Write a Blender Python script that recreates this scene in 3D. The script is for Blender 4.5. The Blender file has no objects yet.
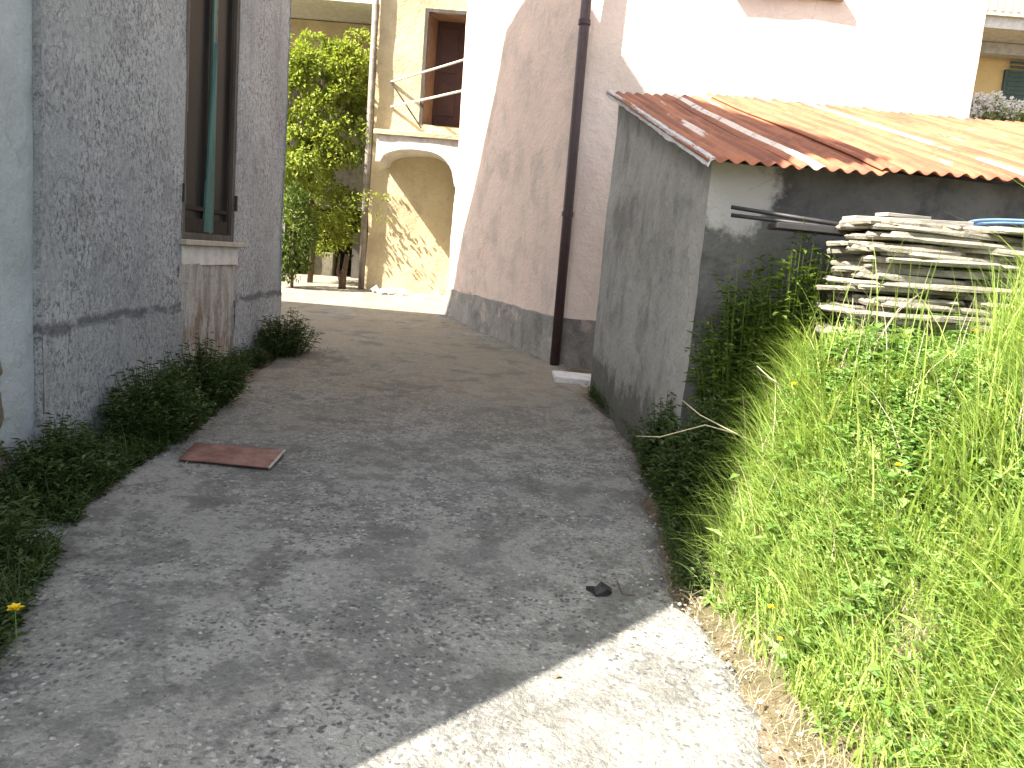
import bpy, bmesh, math, random
import numpy as np
from math import radians, sin, cos, pi, sqrt
from mathutils import Vector, Matrix, noise
random.seed(7); rng = np.random.default_rng(7)
sc = bpy.context.scene
COL = sc.collection

# ------------------------------------------------------------ camera
FPX = 830.; PITCH = radians(8.5); ROLL = radians(4.6); CAM = Vector((0, 0, 1.5))
Fv = Vector((0, cos(PITCH), -sin(PITCH))); U0 = Vector((0, sin(PITCH), cos(PITCH))); R0 = Vector((1, 0, 0))
UPv = U0*cos(ROLL) - R0*sin(ROLL); RTv = R0*cos(ROLL) + U0*sin(ROLL)
cd = bpy.data.cameras.new('camera'); cam = bpy.data.objects.new('camera', cd); COL.objects.link(cam)
M = Matrix((RTv, UPv, -Fv)).transposed().to_4x4(); M.translation = CAM; cam.matrix_world = M
cd.sensor_width = 36; cd.lens = FPX/1024*36; cd.clip_start = .05; cd.clip_end = 1000
sc.camera = cam
def at(px, py, Y):
    "real point seen at a pixel of the survey photo, on the vertical plane y=Y"
    v = Fv + RTv*((px-512)/FPX) + UPv*((384-py)/FPX)
    return CAM + v*(Y/v.y)

# ------------------------------------------------------------ light
EL, AZ = radians(48), radians(66)          # direction the light travels: azimuth from +y towards +x
sdir = Vector((cos(EL)*sin(AZ), cos(EL)*cos(AZ), -sin(EL)))
w = bpy.data.worlds.new('World'); sc.world = w; w.use_nodes = True
nt = w.node_tree; bg = nt.nodes['Background']; sky = nt.nodes.new('ShaderNodeTexSky')
sky.sky_type = 'NISHITA'; sky.sun_disc = False; sky.sun_elevation = EL
sky.sun_rotation = math.atan2(-sdir.x, -sdir.y)
sky.dust_density = 2.5; sky.ozone_density = .6
hs = nt.nodes.new('ShaderNodeHueSaturation'); hs.inputs['Saturation'].default_value = .38; nt.links.new(sky.outputs[0], hs.inputs['Color'])
nt.links.new(hs.outputs[0], bg.inputs[0]); bg.inputs[1].default_value = .095
sl = bpy.data.lights.new('sun', 'SUN'); sl.energy = 5.0; sl.angle = radians(.5); sl.color = (1, .93, .80)
so = bpy.data.objects.new('sun', sl); COL.objects.link(so); so.rotation_euler = sdir.to_track_quat('-Z', 'Y').to_euler()
sc.view_settings.view_transform = 'Standard'; sc.view_settings.look = 'None'
sc.view_settings.exposure = 2.4; sc.view_settings.gamma = 1; sc.view_settings.use_curve_mapping = False
sc.render.engine = 'CYCLES'
sc.cycles.max_bounces = 6; sc.cycles.diffuse_bounces = 4; sc.cycles.transparent_max_bounces = 4

# ------------------------------------------------------------ materials
class NT:
    def __init__(s, name, rough=.9, spec=.2):
        s.m = bpy.data.materials.new(name); s.m.use_nodes = True; s.t = s.m.node_tree
        s.b = s.t.nodes['Principled BSDF']; s.b.inputs['Roughness'].default_value = rough
        s.b.inputs['Specular IOR Level'].default_value = spec
        s.co = s.n('ShaderNodeTexCoord').outputs['Object']
    def n(s, k, **kw):
        x = s.t.nodes.new(k)
        for a, b in kw.items(): setattr(x, a, b)
        return x
    def link(s, a, b): s.t.links.new(a, b)
    def vec(s, scale=(1, 1, 1), rot=(0, 0, 0), loc=(0, 0, 0)):
        m = s.n('ShaderNodeMapping'); m.inputs['Scale'].default_value = scale; m.inputs['Rotation'].default_value = rot
        m.inputs['Location'].default_value = loc; s.link(s.co, m.inputs[0]); return m.outputs[0]
    def noise(s, scale, detail=6, rough=.6, vec=None, dist=0):
        x = s.n('ShaderNodeTexNoise'); x.inputs['Scale'].default_value = scale; x.inputs['Detail'].default_value = detail
        x.inputs['Roughness'].default_value = rough; x.inputs['Distortion'].default_value = dist
        s.link(vec or s.co, x.inputs['Vector']); return x.outputs[0]
    def voro(s, scale, vec=None, feature='F1', out=0, rnd=1):
        x = s.n('ShaderNodeTexVoronoi', feature=feature); x.inputs['Scale'].default_value = scale
        x.inputs['Randomness'].default_value = rnd
        s.link(vec or s.co, x.inputs['Vector']); return x.outputs[out]
    def ramp(s, f, lo, hi, inv=False):
        x = s.n('ShaderNodeMapRange'); x.interpolation_type = 'SMOOTHSTEP'
        x.inputs[1].default_value = lo; x.inputs[2].default_value = hi
        if inv: x.inputs[3].default_value = 1; x.inputs[4].default_value = 0
        s.link(f, x.inputs[0]); return x.outputs[0]
    def math(s, op, a, b=None):
        x = s.n('ShaderNodeMath', operation=op)
        for i, v in enumerate((a, b)):
            if v is None: continue
            if isinstance(v, (int, float)): x.inputs[i].default_value = v
            else: s.link(v, x.inputs[i])
        return x.outputs[0]
    def mix(s, f, a, b, blend='MIX'):
        x = s.n('ShaderNodeMix', data_type='RGBA', blend_type=blend)
        for i, v in ((0, f), (6, a), (7, b)):
            if isinstance(v, (int, float)): x.inputs[i].default_value = v
            elif isinstance(v, tuple): x.inputs[i].default_value = (*v, 1)
            else: s.link(v, x.inputs[i])
        return x.outputs[2]
    def comp(s, i):
        x = s.n('ShaderNodeSeparateXYZ'); s.link(s.co, x.inputs[0]); return x.outputs[i]
    def isl(s):
        return s.n('ShaderNodeNewGeometry').outputs['Random Per Island']
    def out(s, c, bump=None, dist=.01, strength=1., rough=None):
        if isinstance(c, tuple): s.b.inputs['Base Color'].default_value = (*c, 1)
        else: s.link(c, s.b.inputs['Base Color'])
        if rough is not None: s.link(rough, s.b.inputs['Roughness'])
        if bump is not None:
            x = s.n('ShaderNodeBump'); x.inputs['Distance'].default_value = dist; x.inputs['Strength'].default_value = strength
            s.link(bump, x.inputs['Height']); s.link(x.outputs[0], s.b.inputs['Normal'])
        return s.m

def m_roughcast():
    k = NT('roughcast_render')
    v = k.vec((1, 1, .8))
    wz = k.noise(26, 3, .6)
    n1 = k.noise(33, 6, .8, v, .7); n2 = k.noise(1.1, 4, .6); n3 = k.noise(27, 5, .8, v)
    c = k.mix(k.ramp(n2, .35, .65), (.37, .395, .42), (.50, .525, .545))
    pits = k.ramp(n1, .40, .54, True)
    area = k.ramp(k.noise(2.2, 3, .6), .30, .62)
    c = k.mix(k.math('MULTIPLY', pits, k.math('ADD', k.math('MULTIPLY', area, .65), .2)), c, (.085, .09, .105))
    c = k.mix(k.math('MULTIPLY', k.ramp(n3, .54, .66), .6), c, (.62, .635, .655))
    c = k.mix(k.math('MULTIPLY', k.ramp(k.noise(5, 2), .70, .76), .6), c, (.38, .33, .25))
    streak = k.ramp(k.noise(3, 4, .6, k.vec((3, 3, .25))), .52, .75)
    c = k.mix(k.math('MULTIPLY', streak, .35), c, (.17, .18, .20))
    zz = k.math('ADD', k.comp(2), k.math('MULTIPLY', k.noise(2.2, 5, .7), .16))
    band = k.math('MULTIPLY', k.ramp(k.math('ABSOLUTE', k.math('SUBTRACT', zz, 1.05)), .008, .045, True), k.ramp(k.noise(7, 4, .7), .3, .5))
    c = k.mix(k.math('MULTIPLY', band, .75), c, (.09, .095, .11))
    grime = k.math('MULTIPLY', k.ramp(k.noise(1.9, 6, .75, k.vec(loc=(3, 3, 8))), .52, .66), .35)
    c = k.mix(grime, c, (.17, .18, .19))
    h = k.math('ADD', n1, k.math('MULTIPLY', n3, .8))
    return k.out(c, h, .03, 1.)
def m_plaster(name, a, b, dark, stain=.5, fine=.3, scale=1., light=None, base=None, patchat=None):
    k = NT(name)
    n1 = k.noise(1.3*scale, 6, .65, None, .4); n2 = k.noise(30, 5, .7)
    c = k.mix(k.ramp(n1, .32, .68), a, b)
    st = k.ramp(k.noise(1.7*scale, 5, .65, k.vec((1.2, 1.2, 1), loc=(3, 1, 2)), .25), .47, .66)
    c = k.mix(k.math('MULTIPLY', st, stain), c, dark)
    c = k.mix(k.math('MULTIPLY', k.ramp(k.noise(7*scale, 5, .7), .55, .75), stain*.6), c, dark)
    if light and not patchat: c = k.mix(k.math('MULTIPLY', k.ramp(k.noise(2.3*scale, 4, .6, k.vec(loc=(9, 4, 5))), .55, .68), .8), c, light)
    c = k.mix(k.math('MULTIPLY', k.ramp(n2, .5, .7), fine), c, dark)
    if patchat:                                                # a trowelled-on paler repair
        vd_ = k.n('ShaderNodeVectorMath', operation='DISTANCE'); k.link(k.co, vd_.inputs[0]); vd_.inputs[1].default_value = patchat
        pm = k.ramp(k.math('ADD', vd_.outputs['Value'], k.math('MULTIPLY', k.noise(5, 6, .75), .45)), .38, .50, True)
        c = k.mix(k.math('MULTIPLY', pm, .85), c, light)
    if base:                                                   # splashed mud and moss with its own ragged outline
        zz = k.math('ADD', k.math('SUBTRACT', k.comp(2), k.math('MULTIPLY', k.comp(1), .05)), k.math('MULTIPLY', k.noise(3.2, 6, .75), -.9))
        c = k.mix(k.math('MULTIPLY', k.ramp(zz, -.22, .0, True), .8), c, base)
    crack = k.voro(1.1, k.vec((1, 1, 1.3), loc=(1, 7, 3)), 'DISTANCE_TO_EDGE')
    dv = k.noise(4, 5, .7)
    cr = k.math('MULTIPLY', k.ramp(crack, .0, .008, True), k.ramp(dv, .52, .56))
    c = k.mix(k.math('MULTIPLY', cr, .22), c, (.08, .08, .08))
    h = k.math('ADD', k.math('MULTIPLY', k.noise(9, 6, .65), 1.), k.math('MULTIPLY', n2, .35))
    return k.out(c, h, .022, .9)
def m_concrete():
    k = NT('old_aggregate_concrete', .85, .3)
    wv = k.n('ShaderNodeTexNoise'); wv.inputs['Scale'].default_value = 30; k.link(k.co, wv.inputs['Vector'])
    vm = k.n('ShaderNodeVectorMath', operation='MULTIPLY_ADD'); k.link(wv.outputs[1], vm.inputs[0]); vm.inputs[1].default_value = (.03, .03, .03); k.link(k.co, vm.inputs[2]); v = vm.outputs[0]
    def cells(sc_, ch):
        sp = k.n('ShaderNodeSeparateColor'); k.link(k.voro(sc_, v, 'F1', 1), sp.inputs[0]); return sp.outputs[ch], k.voro(sc_, v, 'F1', 0)
    r, vd = cells(46, 0); r2, bd = cells(24, 1)
    n = k.noise(.9, 5, .6, None, .5); m = k.noise(5, 6, .7); fn = k.noise(75, 5, .75); md = k.noise(31, 5, .75, None, .6)
    c = k.mix(k.ramp(n, .35, .65), (.222, .219, .20), (.30, .296, .27))
    c = k.mix(k.math('MULTIPLY', k.ramp(m, .46, .58), .75), c, (.135, .133, .125))
    wear = k.math('ADD', k.math('MULTIPLY', k.ramp(k.noise(1.6, 4, .6, k.vec(loc=(5, 2, 0))), .36, .6), .65), .35)
    c = k.mix(k.math('MULTIPLY', k.math('MULTIPLY', k.ramp(md, .52, .60), wear), .8), c, (.095, .095, .095))
    c = k.mix(k.math('MULTIPLY', k.math('MULTIPLY', k.ramp(md, .46, .36, False), 0), wear), c, c)
    c = k.mix(k.math('MULTIPLY', k.math('MULTIPLY', k.ramp(md, .34, .44, True), wear), .6), c, (.44, .435, .41))
    c = k.mix(k.math('MULTIPLY', k.ramp(fn, .5, .66), .35), c, (.08, .08, .08))
    lt = k.math('MULTIPLY', k.math('MULTIPLY', k.ramp(r, .84, .88), k.ramp(vd, .3, .42, True)), wear)
    c = k.mix(k.math('MULTIPLY', lt, .9), c, (.42, .415, .39))
    dk = k.math('MULTIPLY', k.math('MULTIPLY', k.ramp(r, .18, .24, True), k.ramp(vd, .35, .5, True)), wear)
    c = k.mix(k.math('MULTIPLY', dk, .85), c, (.06, .06, .065))
    l2 = k.math('MULTIPLY', k.math('MULTIPLY', k.ramp(r2, .91, .94), k.ramp(bd, .28, .4, True)), wear)
    c = k.mix(k.math('MULTIPLY', l2, .85), c, (.36, .355, .33))
    y = k.comp(1)
    far = k.math('MULTIPLY', k.ramp(y, 4.5, 8.5), k.ramp(k.noise(1.4, 5, .6), .15, .55))
    c = k.mix(k.math('MULTIPLY', far, .75), c, (.235, .195, .135))
    c = k.mix(k.math('MULTIPLY', k.ramp(k.noise(2.6, 5, .65, k.vec(loc=(2, 8, 1))), .54, .62), .6), c, (.105, .10, .092))
    ce = k.voro(.55, k.vec((1, .7, 1), loc=(2.3, 1.1, 0)), 'DISTANCE_TO_EDGE'); cj = k.noise(5, 5, .7)
    cr = k.math('MULTIPLY', k.ramp(k.math('ADD', ce, k.math('MULTIPLY', cj, .05)), .026, .032, True), k.ramp(k.noise(1.1, 2), .48, .55))
    c = k.mix(k.math('MULTIPLY', cr, .2), c, (.05, .048, .042))
    h = k.math('ADD', k.math('MULTIPLY', vd, -.5), k.math('ADD', k.math('MULTIPLY', fn, .6), k.math('ADD', k.math('MULTIPLY', m, 1.), md)))
    return k.out(c, h, .014, 1.)
def m_soil(name='dry_soil', a=(.30, .22, .14), b=(.40, .32, .21)):
    k = NT(name)
    n = k.noise(6, 6, .7); f = k.noise(60, 5, .8); g = k.noise(30, 3, .6, k.vec((1, 4, 1), (0, 0, .6)))
    c = k.mix(k.ramp(n, .35, .65), a, b); c = k.mix(k.math('MULTIPLY', k.ramp(f, .5, .7), .6), c, (.13, .09, .06))
    c = k.mix(k.math('MULTIPLY', k.ramp(g, .6, .7), .7), c, (.5, .42, .28))
    return k.out(c, k.math('ADD', n, f), .03, 1)
def m_leaf(name, cols, trans=.35, rough=.5, tcol=None):
    k = NT(name, rough, .25)
    r = k.isl()
    c = k.mix(k.ramp(r, 0, .5), cols[0], cols[1]); c = k.mix(k.ramp(r, .5, 1), c, cols[2])
    c = k.mix(k.ramp(k.noise(2.5, 3, .6), .4, .65), c, k.mix(.5, c, cols[1]))
    k.out(c)
    tr = k.n('ShaderNodeBsdfTranslucent'); k.link(k.mix(1., c, tcol or (1., 1., .55), 'MULTIPLY'), tr.inputs[0])
    mx = k.n('ShaderNodeMixShader'); mx.inputs[0].default_value = trans
    k.link(k.b.outputs[0], mx.inputs[1]); k.link(tr.outputs[0], mx.inputs[2])
    k.link(mx.outputs[0], k.t.nodes['Material Output'].inputs[0]); return k.m
def m_rust():
    k = NT('rusty_corrugated_iron', .7, .35)
    x, y, z = k.comp(0), k.comp(1), k.comp(2)
    u = k.math('ADD', x, k.math('MULTIPLY', y, .1))
    cb = k.n('ShaderNodeCombineXYZ'); k.link(k.math('MULTIPLY', u, 9), cb.inputs[0]); k.link(k.math('MULTIPLY', y, .55), cb.inputs[1])
    s1 = k.noise(1., 4, .6, cb.outputs[0]); 
    cb2 = k.n('ShaderNodeCombineXYZ'); k.link(k.math('MULTIPLY', u, 3.2), cb2.inputs[0]); k.link(k.math('MULTIPLY', y, .35), cb2.inputs[1])
    s2 = k.noise(1.6, 5, .65, cb2.outputs[0]); f = k.noise(28, 5, .7); n = k.noise(4, 5, .7)
    c = k.mix(k.ramp(s1, .40, .60), (.18, .055, .027), (.30, .108, .052))
    c = k.mix(k.math('MULTIPLY', k.ramp(n, .45, .7), .6), c, (.11, .038, .022))
    c = k.mix(k.math('MULTIPLY', k.ramp(f, .55, .7), .4), c, (.35, .16, .085))
    pale = k.math('MULTIPLY', k.ramp(s2, .62, .67), k.ramp(n, .25, .55))
    # one whole strip of sheet that kept its zinc
    def strip(c0, wd): return k.ramp(k.math('ABSOLUTE', k.math('SUBTRACT', u, c0)), wd*.8, wd, True)
    st = k.math('MAXIMUM', strip(1.955, .045), k.math('MULTIPLY', strip(3.15, .05), k.ramp(k.noise(1.5, 3), .4, .5)))
    st = k.math('MULTIPLY', st, k.ramp(k.noise(9, 4, .7), .3, .5))
    pale = k.math('MAXIMUM', pale, st)
    c = k.mix(k.math('MULTIPLY', pale, .85), c, (.62, .56, .50))
    return k.out(c, k.math('ADD', f, n), .004, .8)
def m_simple(name, col, col2=None, scale=8, rough=.8, spec=.3, bump=.004, metal=0, stretch=(1, 1, 1)):
    k = NT(name, rough, spec); k.b.inputs['Metallic'].default_value = metal
    n = k.noise(scale, 6, .7, k.vec(stretch)); f = k.noise(scale*6, 4, .7, k.vec(stretch))
    col2 = col2 or tuple(v*.6 for v in col)
    c = k.mix(k.ramp(n, .35, .68), col, col2); c = k.mix(k.math('MULTIPLY', k.ramp(f, .5, .72), .4), c, tuple(v*.7 for v in col2))
    return k.out(c, k.math('ADD', n, k.math('MULTIPLY', f, .5)), bump, .8)
def m_infill():
    k = NT('stained_infill_plaster')
    n = k.noise(3, 6, .7, k.vec((3, 3, .8))); f = k.noise(24, 5, .7)
    c = k.mix(k.ramp(n, .4, .62), (.38, .375, .36), (.25, .235, .21))
    c = k.mix(k.math('MULTIPLY', k.math('MULTIPLY', k.ramp(k.noise(4, 5, .75, k.vec((2, 2, .6), loc=(4, 2, 1))), .47, .58), k.ramp(k.comp(2), .85, 1.1, True)), .8), c, (.17, .11, .07))
    c = k.mix(k.math('MULTIPLY', k.ramp(f, .5, .68), .5), c, (.15, .15, .15))
    return k.out(c, k.math('ADD', n, f), .02, 1)

RC = m_roughcast(); CONC = m_concrete(); SOIL = m_soil()
BANKSOIL = m_soil('bank_soil', (.11, .10, .05), (.19, .155, .09))
BLUEPL = m_plaster('smooth_grey_plaster', (.34, .38, .40), (.27, .30, .31), (.17, .18, .17), .5, .12)
PINK = m_plaster('pink_lime_plaster', (.62, .48, .41), (.54, .43, .37), (.36, .31, .27), .55, .25, 1.2, None, (.22, .19, .15))
PALE = m_plaster('pale_pink_lime_plaster', (.74, .61, .54), (.66, .55, .48), (.48, .40, .35), .35, .2, 1.1)
SHEDPL = m_plaster('shed_cement_render', (.37, .36, .335), (.29, .283, .262), (.14, .14, .135), .65, .25, 1.3, None, (.075, .075, .06))
SHEDFR = m_plaster('stained_shaded_shed_front', (.115, .113, .105), (.075, .075, .073), (.035, .035, .036), .7, .3, 1.6, (.36, .35, .33), None, (1.14, 4.69, 1.98))  # stained front wall, its colour darkened further to stand for shadow
PLINTH = m_plaster('grey_cement_plinth', (.26, .24, .215), (.19, .18, .165), (.09, .085, .075), .6, .3, 1.6, (.38, .32, .28))
YEL = m_plaster('cream_plaster', (.52, .44, .29), (.43, .36, .23), (.26, .21, .13), .35, .2)
OCHRE = m_plaster('yellow_ochre_plaster', (.62, .46, .22), (.56, .41, .19), (.42, .31, .16), .3, .1)
STONEW = m_plaster('old_rubble_wall', (.17, .155, .11), (.12, .11, .08), (.06, .055, .045), .6, .3, 2)
INFILL = m_infill()
RUST = m_rust()
VERGE = m_simple('pale_mortar', (.50, .49, .47), (.36, .35, .34), 12, .9, .2, .01)
SILL = m_simple('worn_sill_stone', (.40, .37, .31), (.30, .27, .22), 12, .9, .2, .006)
WHITEP = m_simple('white_limewash', (.58, .56, .54), (.44, .42, .40), 9, .9, .2, .006)
DWOOD = m_simple('dark_casement_wood', (.035, .03, .026), (.02, .018, .016), 6, .85, .1, .004, 0, (1, 1, .2))
WOOD = m_simple('weathered_wood', (.09, .08, .07), (.05, .045, .04), 6, .8, .2, .006, 0, (1, 1, .2))
WOODG = m_simple('grey_board', (.30, .28, .25), (.18, .17, .15), 6, .85, .2, .006, 0, (.3, 2, 2))
GREENP = m_simple('faded_green_paint', (.045, .12, .105), (.03, .075, .068), 8, .6, .3, .003, 0, (2, 2, .3))
GREEND = m_simple('dark_green_shutter_paint', (.05, .085, .075), (.04, .065, .06), 8, .6, .3, .003)
PIPE = m_simple('brown_painted_pipe', (.055, .030, .030), (.035, .020, .020), 14, .5, .4, .002)
PIPEG = m_simple('grey_old_pipe', (.22, .20, .17), (.12, .10, .085), 8, .7, .3, .003)
IRON = m_simple('black_iron_bar', (.02, .02, .022), (.035, .03, .03), 20, .5, .4, .002)
RAILM = m_simple('pale_painted_rail', (.52, .52, .49), (.36, .34, .30), 20, .5, .4, .001)
PLATE = m_simple('rusted_steel_plate', (.24, .13, .105), (.12, .06, .048), 9, .75, .3, .003)
PLATEL = m_simple('chipped_pale_edge', (.42, .40, .37), (.25, .18, .15), 30, .8, .2, .002)
DARKIN = m_simple('dark_room', (.02, .018, .016), (.015, .013, .012), 3)
BROWNIN = m_simple('brown_door_reveal', (.27, .17, .11), (.20, .12, .08), 5)
BLACKP = m_simple('black_plastic_scrap', (.012, .012, .013), (.02, .02, .02), 20, .5, .4, .002)
HOSE = m_simple('blue_plastic_hose', (.13, .22, .40), (.10, .18, .33), 20, .4, .5, .001)
BRANCH = m_simple('bark', (.12, .085, .055), (.07, .05, .035), 20, .9, .1, .004)
TILE = m_simple('terracotta_roof', (.36, .16, .09), (.24, .12, .08), 8, .9, .2, .01)
STRAWM = m_leaf('dry_straw', [(.36, .30, .20), (.46, .40, .28), (.27, .22, .15)], .15)
def m_slate():
    k = NT('split_stone_slab', .9, .2); r = k.isl()
    n = k.noise(9, 6, .7); f = k.noise(50, 5, .75)
    c = k.mix(k.ramp(n, .38, .62), (.24, .218, .175), (.13, .122, .10))
    oi = k.n('ShaderNodeObjectInfo').outputs['Random']
    c = k.mix(k.math('MULTIPLY', oi, .45), c, (.36, .325, .255))
    c = k.mix(k.math('MULTIPLY', k.ramp(f, .52, .7), .5), c, (.11, .11, .10))
    return k.out(c, k.math('ADD', n, f), .012, 1)
SLATE = m_slate()
def m_glass():
    k = NT('dark_window_glass', .45, .04); n = k.noise(3, 4, .6)
    return k.out(k.mix(n, (.012, .012, .012), (.03, .028, .026)), n, .002, .3)
GLASS = m_glass()
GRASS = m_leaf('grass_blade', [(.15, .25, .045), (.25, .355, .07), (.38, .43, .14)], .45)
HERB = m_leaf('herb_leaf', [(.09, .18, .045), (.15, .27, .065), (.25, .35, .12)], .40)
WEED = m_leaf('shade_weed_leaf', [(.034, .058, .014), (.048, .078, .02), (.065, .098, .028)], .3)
TREEL = m_leaf('tree_leaf', [(.14, .20, .03), (.25, .31, .05), (.36, .38, .08)], .42)
DARKL = m_leaf('laurel_leaf', [(.05, .09, .015), (.08, .12, .02), (.11, .15, .03)], .3)
PETALY = m_leaf('yellow_petal', [(.75, .55, .02), (.8, .6, .03), (.7, .5, .02)], .3, .5, (1, .9, .2))
PETALW = m_leaf('lilac_petal', [(.72, .68, .70), (.80, .78, .74), (.58, .52, .60)], .3, .5, (1, 1, 1))

# ------------------------------------------------------------ mesh helpers
def wob(p, amp, sc_=1.5, seed=0):
    q = Vector((p[0]*sc_+seed, p[1]*sc_+7.3, p[2]*sc_-2.1))
    return Vector(p) + noise.noise_vector(q)*amp + noise.noise_vector(q*3.7)*amp*.35
class MB:
    def __init__(s): s.v = []; s.f = []
    def add(s, vs, fs):
        o = len(s.v); s.v += [tuple(v) for v in vs]; s.f += [tuple(i+o for i in f) for f in fs]; return s
    def box(s, a, b, rot=None, piv=None):
        x0, y0, z0 = a; x1, y1, z1 = b
        vs = [Vector(p) for p in ((x0,y0,z0),(x1,y0,z0),(x1,y1,z0),(x0,y1,z0),(x0,y0,z1),(x1,y0,z1),(x1,y1,z1),(x0,y1,z1))]
        if rot is not None: pv = Vector(piv); vs = [pv + rot@(v-pv) for v in vs]
        return s.add(vs, [(3,2,1,0),(4,5,6,7),(0,1,5,4),(1,2,6,5),(2,3,7,6),(3,0,4,7)])
    def patch(s, P, amp=.012, step=.12, sc_=1.5, seed=0):
        "bilinear grid over four corners a b c d, displaced by a position-based noise field"
        a, b, c, d = [Vector(p) for p in P]
        nu = max(1, min(60, int(max((b-a).length, (c-d).length)/step))); nv = max(1, min(60, int(max((d-a).length, (c-b).length)/step)))
        vs = []
        for j in range(nv+1):
            for i in range(nu+1):
                u, v = i/nu, j/nv
                p = a*(1-u)*(1-v)+b*u*(1-v)+c*u*v+d*(1-u)*v
                vs.append(wob(p, amp, sc_, seed) if amp else p)
        fs = [(j*(nu+1)+i, j*(nu+1)+i+1, (j+1)*(nu+1)+i+1, (j+1)*(nu+1)+i) for j in range(nv) for i in range(nu)]
        return s.add(vs, fs)
    def tube(s, pts, r, n=8, cap=True):
        pts = [Vector(p) for p in pts]; k = len(pts); rs = r if isinstance(r, (list, tuple)) else [r]*k
        vs = []
        for i, p in enumerate(pts):
            t = (pts[min(i+1, k-1)]-pts[max(i-1, 0)]).normalized()
            a = t.cross(Vector((0, 0, 1)) if abs(t.z) < .9 else Vector((1, 0, 0))).normalized(); b = t.cross(a)
            vs += [p + (a*cos(2*pi*j/n) + b*sin(2*pi*j/n))*rs[i] for j in range(n)]
        fs = [(i*n+j, i*n+(j+1)%n, (i+1)*n+(j+1)%n, (i+1)*n+j) for i in range(k-1) for j in range(n)]
        if cap: fs += [tuple(range(n))[::-1], tuple(range((k-1)*n, k*n))]
        return s.add(vs, fs)
    def leaf(s, p, d, n, L, W):
        d = d.normalized(); sd = d.cross(n)
        if sd.length < 1e-4: sd = d.cross(Vector((.3, .7, .2)))
        sd.normalize(); n = sd.cross(d)
        return s.add([p, p+d*L*.45+sd*W*.5+n*W*.18, p+d*L-n*L*.15, p+d*L*.45-sd*W*.5+n*W*.18], [(0, 1, 2), (0, 2, 3)])
    def build(s, name, mat, parent=None, smooth=False, bevel=0):
        me = bpy.data.meshes.new(name); me.from_pydata(s.v, [], s.f); me.update()
        if smooth: me.polygons.foreach_set('use_smooth', [True]*len(me.polygons))
        me.materials.append(mat)
        o = bpy.data.objects.new(name, me); COL.objects.link(o)
        if parent is not None:
            o.parent = parent; o.matrix_parent_inverse = Matrix.Translation(-parent.location)
        if bevel:
            m = o.modifiers.new('bevel', 'BEVEL'); m.width = bevel; m.segments = 2
        return o
def tag(o, label=None, cat=None, group=None, kind=None):
    for k, v in (('label', label), ('category', cat), ('group', group), ('kind', kind)):
        if v: o[k] = v
    return o
def empty(name, loc, label, cat, group=None):
    o = bpy.data.objects.new(name, None); o.location = loc; COL.objects.link(o); return tag(o, label, cat, group)
def rv(): return Vector(rng.normal(size=3)).normalized()
def lerp(x, xs, ys): return float(np.interp(x, xs, ys))
def gz(y): return .05*min(max(y, -8), 24)

# ------------------------------------------------------------ ground, lane, bank
xs = [-120, -60, -30, -14, -8, -5, -3, -1, 0, 1, 3, 6, 10, 20, 40, 80, 140]
ys = [-120, -60, -30, -8, -4, 0, 3, 6, 9, 12, 15, 18, 24, 40, 80, 140]
g = MB(); g.add([(x, y, gz(y)-.03) for y in ys for x in xs],
                [(j*len(xs)+i, j*len(xs)+i+1, (j+1)*len(xs)+i+1, (j+1)*len(xs)+i) for j in range(len(ys)-1) for i in range(len(xs)-1)])
tag(g.build('ground', m_soil('lane_side_soil', (.17, .135, .09), (.27, .22, .15))), kind='structure')
LY = [-6, 2.0, 2.6, 3.0, 3.4, 4.0, 5.0, 6.0, 7.4, 8.8, 9.0, 12.2, 12.5, 18]
LR = [1.1, .86, .87, .84, .74, .80, .88, .86, .66, .58, .42, -.95, -.8, -.8]
LL = [-2.3, -2.3, -2.2, -2.15, -2.1, -2.1, -2.1, -2.15, -2.25, -2.4, -6.5, -6.5, -6.5, -6.5]
def lane_r(y): return lerp(y, LY, LR)
def lane_z(x, y): return gz(y) + .012*noise.noise(Vector((x*.8, y*.8, 0))) + .002
g = MB(); nu = 60; rows = [(-4+i*.06) for i in range(int(21.5/.06))]
vs = []
for y in rows:
    l, r = lerp(y, LY, LL), lane_r(y)
    l += .06*noise.noise(Vector((3, y*2.3, 1))); r += .10*noise.noise(Vector((9, y*2.1, 1))) + .05*noise.noise(Vector((2, y*7, 1))) + .02*noise.noise(Vector((2, y*19, 1)))
    for i in range(nu+1):
        x = l+(r-l)*i/nu; e = min(i, nu-i)
        vs.append((x, y, lane_z(x, y) - (.035 if e == 0 else 0)))
g.add(vs, [(j*(nu+1)+i, j*(nu+1)+i+1, (j+1)*(nu+1)+i+1, (j+1)*(nu+1)+i) for j in range(len(rows)-1) for i in range(nu)])
tag(g.build('lane', CONC, smooth=True), kind='structure')

EY = [-6, 0, 2.0, 2.6, 3.2, 3.6, 4.2, 4.7]
EX = [1.6, 1.35, 1.08, .98, .86, .86, .98, 1.08]
WY = [-6, 0, 2.2, 3.2, 3.8, 4.7]
WW = [1.6, 1.5, 1.15, .80, .56, .50]
def bank_h(x, y):
    t = (x-lerp(y, EY, EX))/lerp(y, WY, WW)
    if t <= 0: return max(-.04, t*.3)
    H = lerp(y, [-6, 2, 3.5, 4.7], [.9, 1.0, 1.0, 1.0])
    s = min(t, 1); s = s*.75 + s*s*(3-2*s)*.25
    return H*s + .05*noise.noise(Vector((x*2, y*2, 4)))*min(1, t*3) + (.02*(t-1) if t > 1 else 0)
def bank_z(x, y): return gz(y) + bank_h(x, y)
g = MB(); yr = [-6+i*.08 for i in range(int(10.7/.08)+1)]; xr = [.55+i*.07 for i in range(40)] + [3.5, 4, 5, 7, 10, 16]
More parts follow.
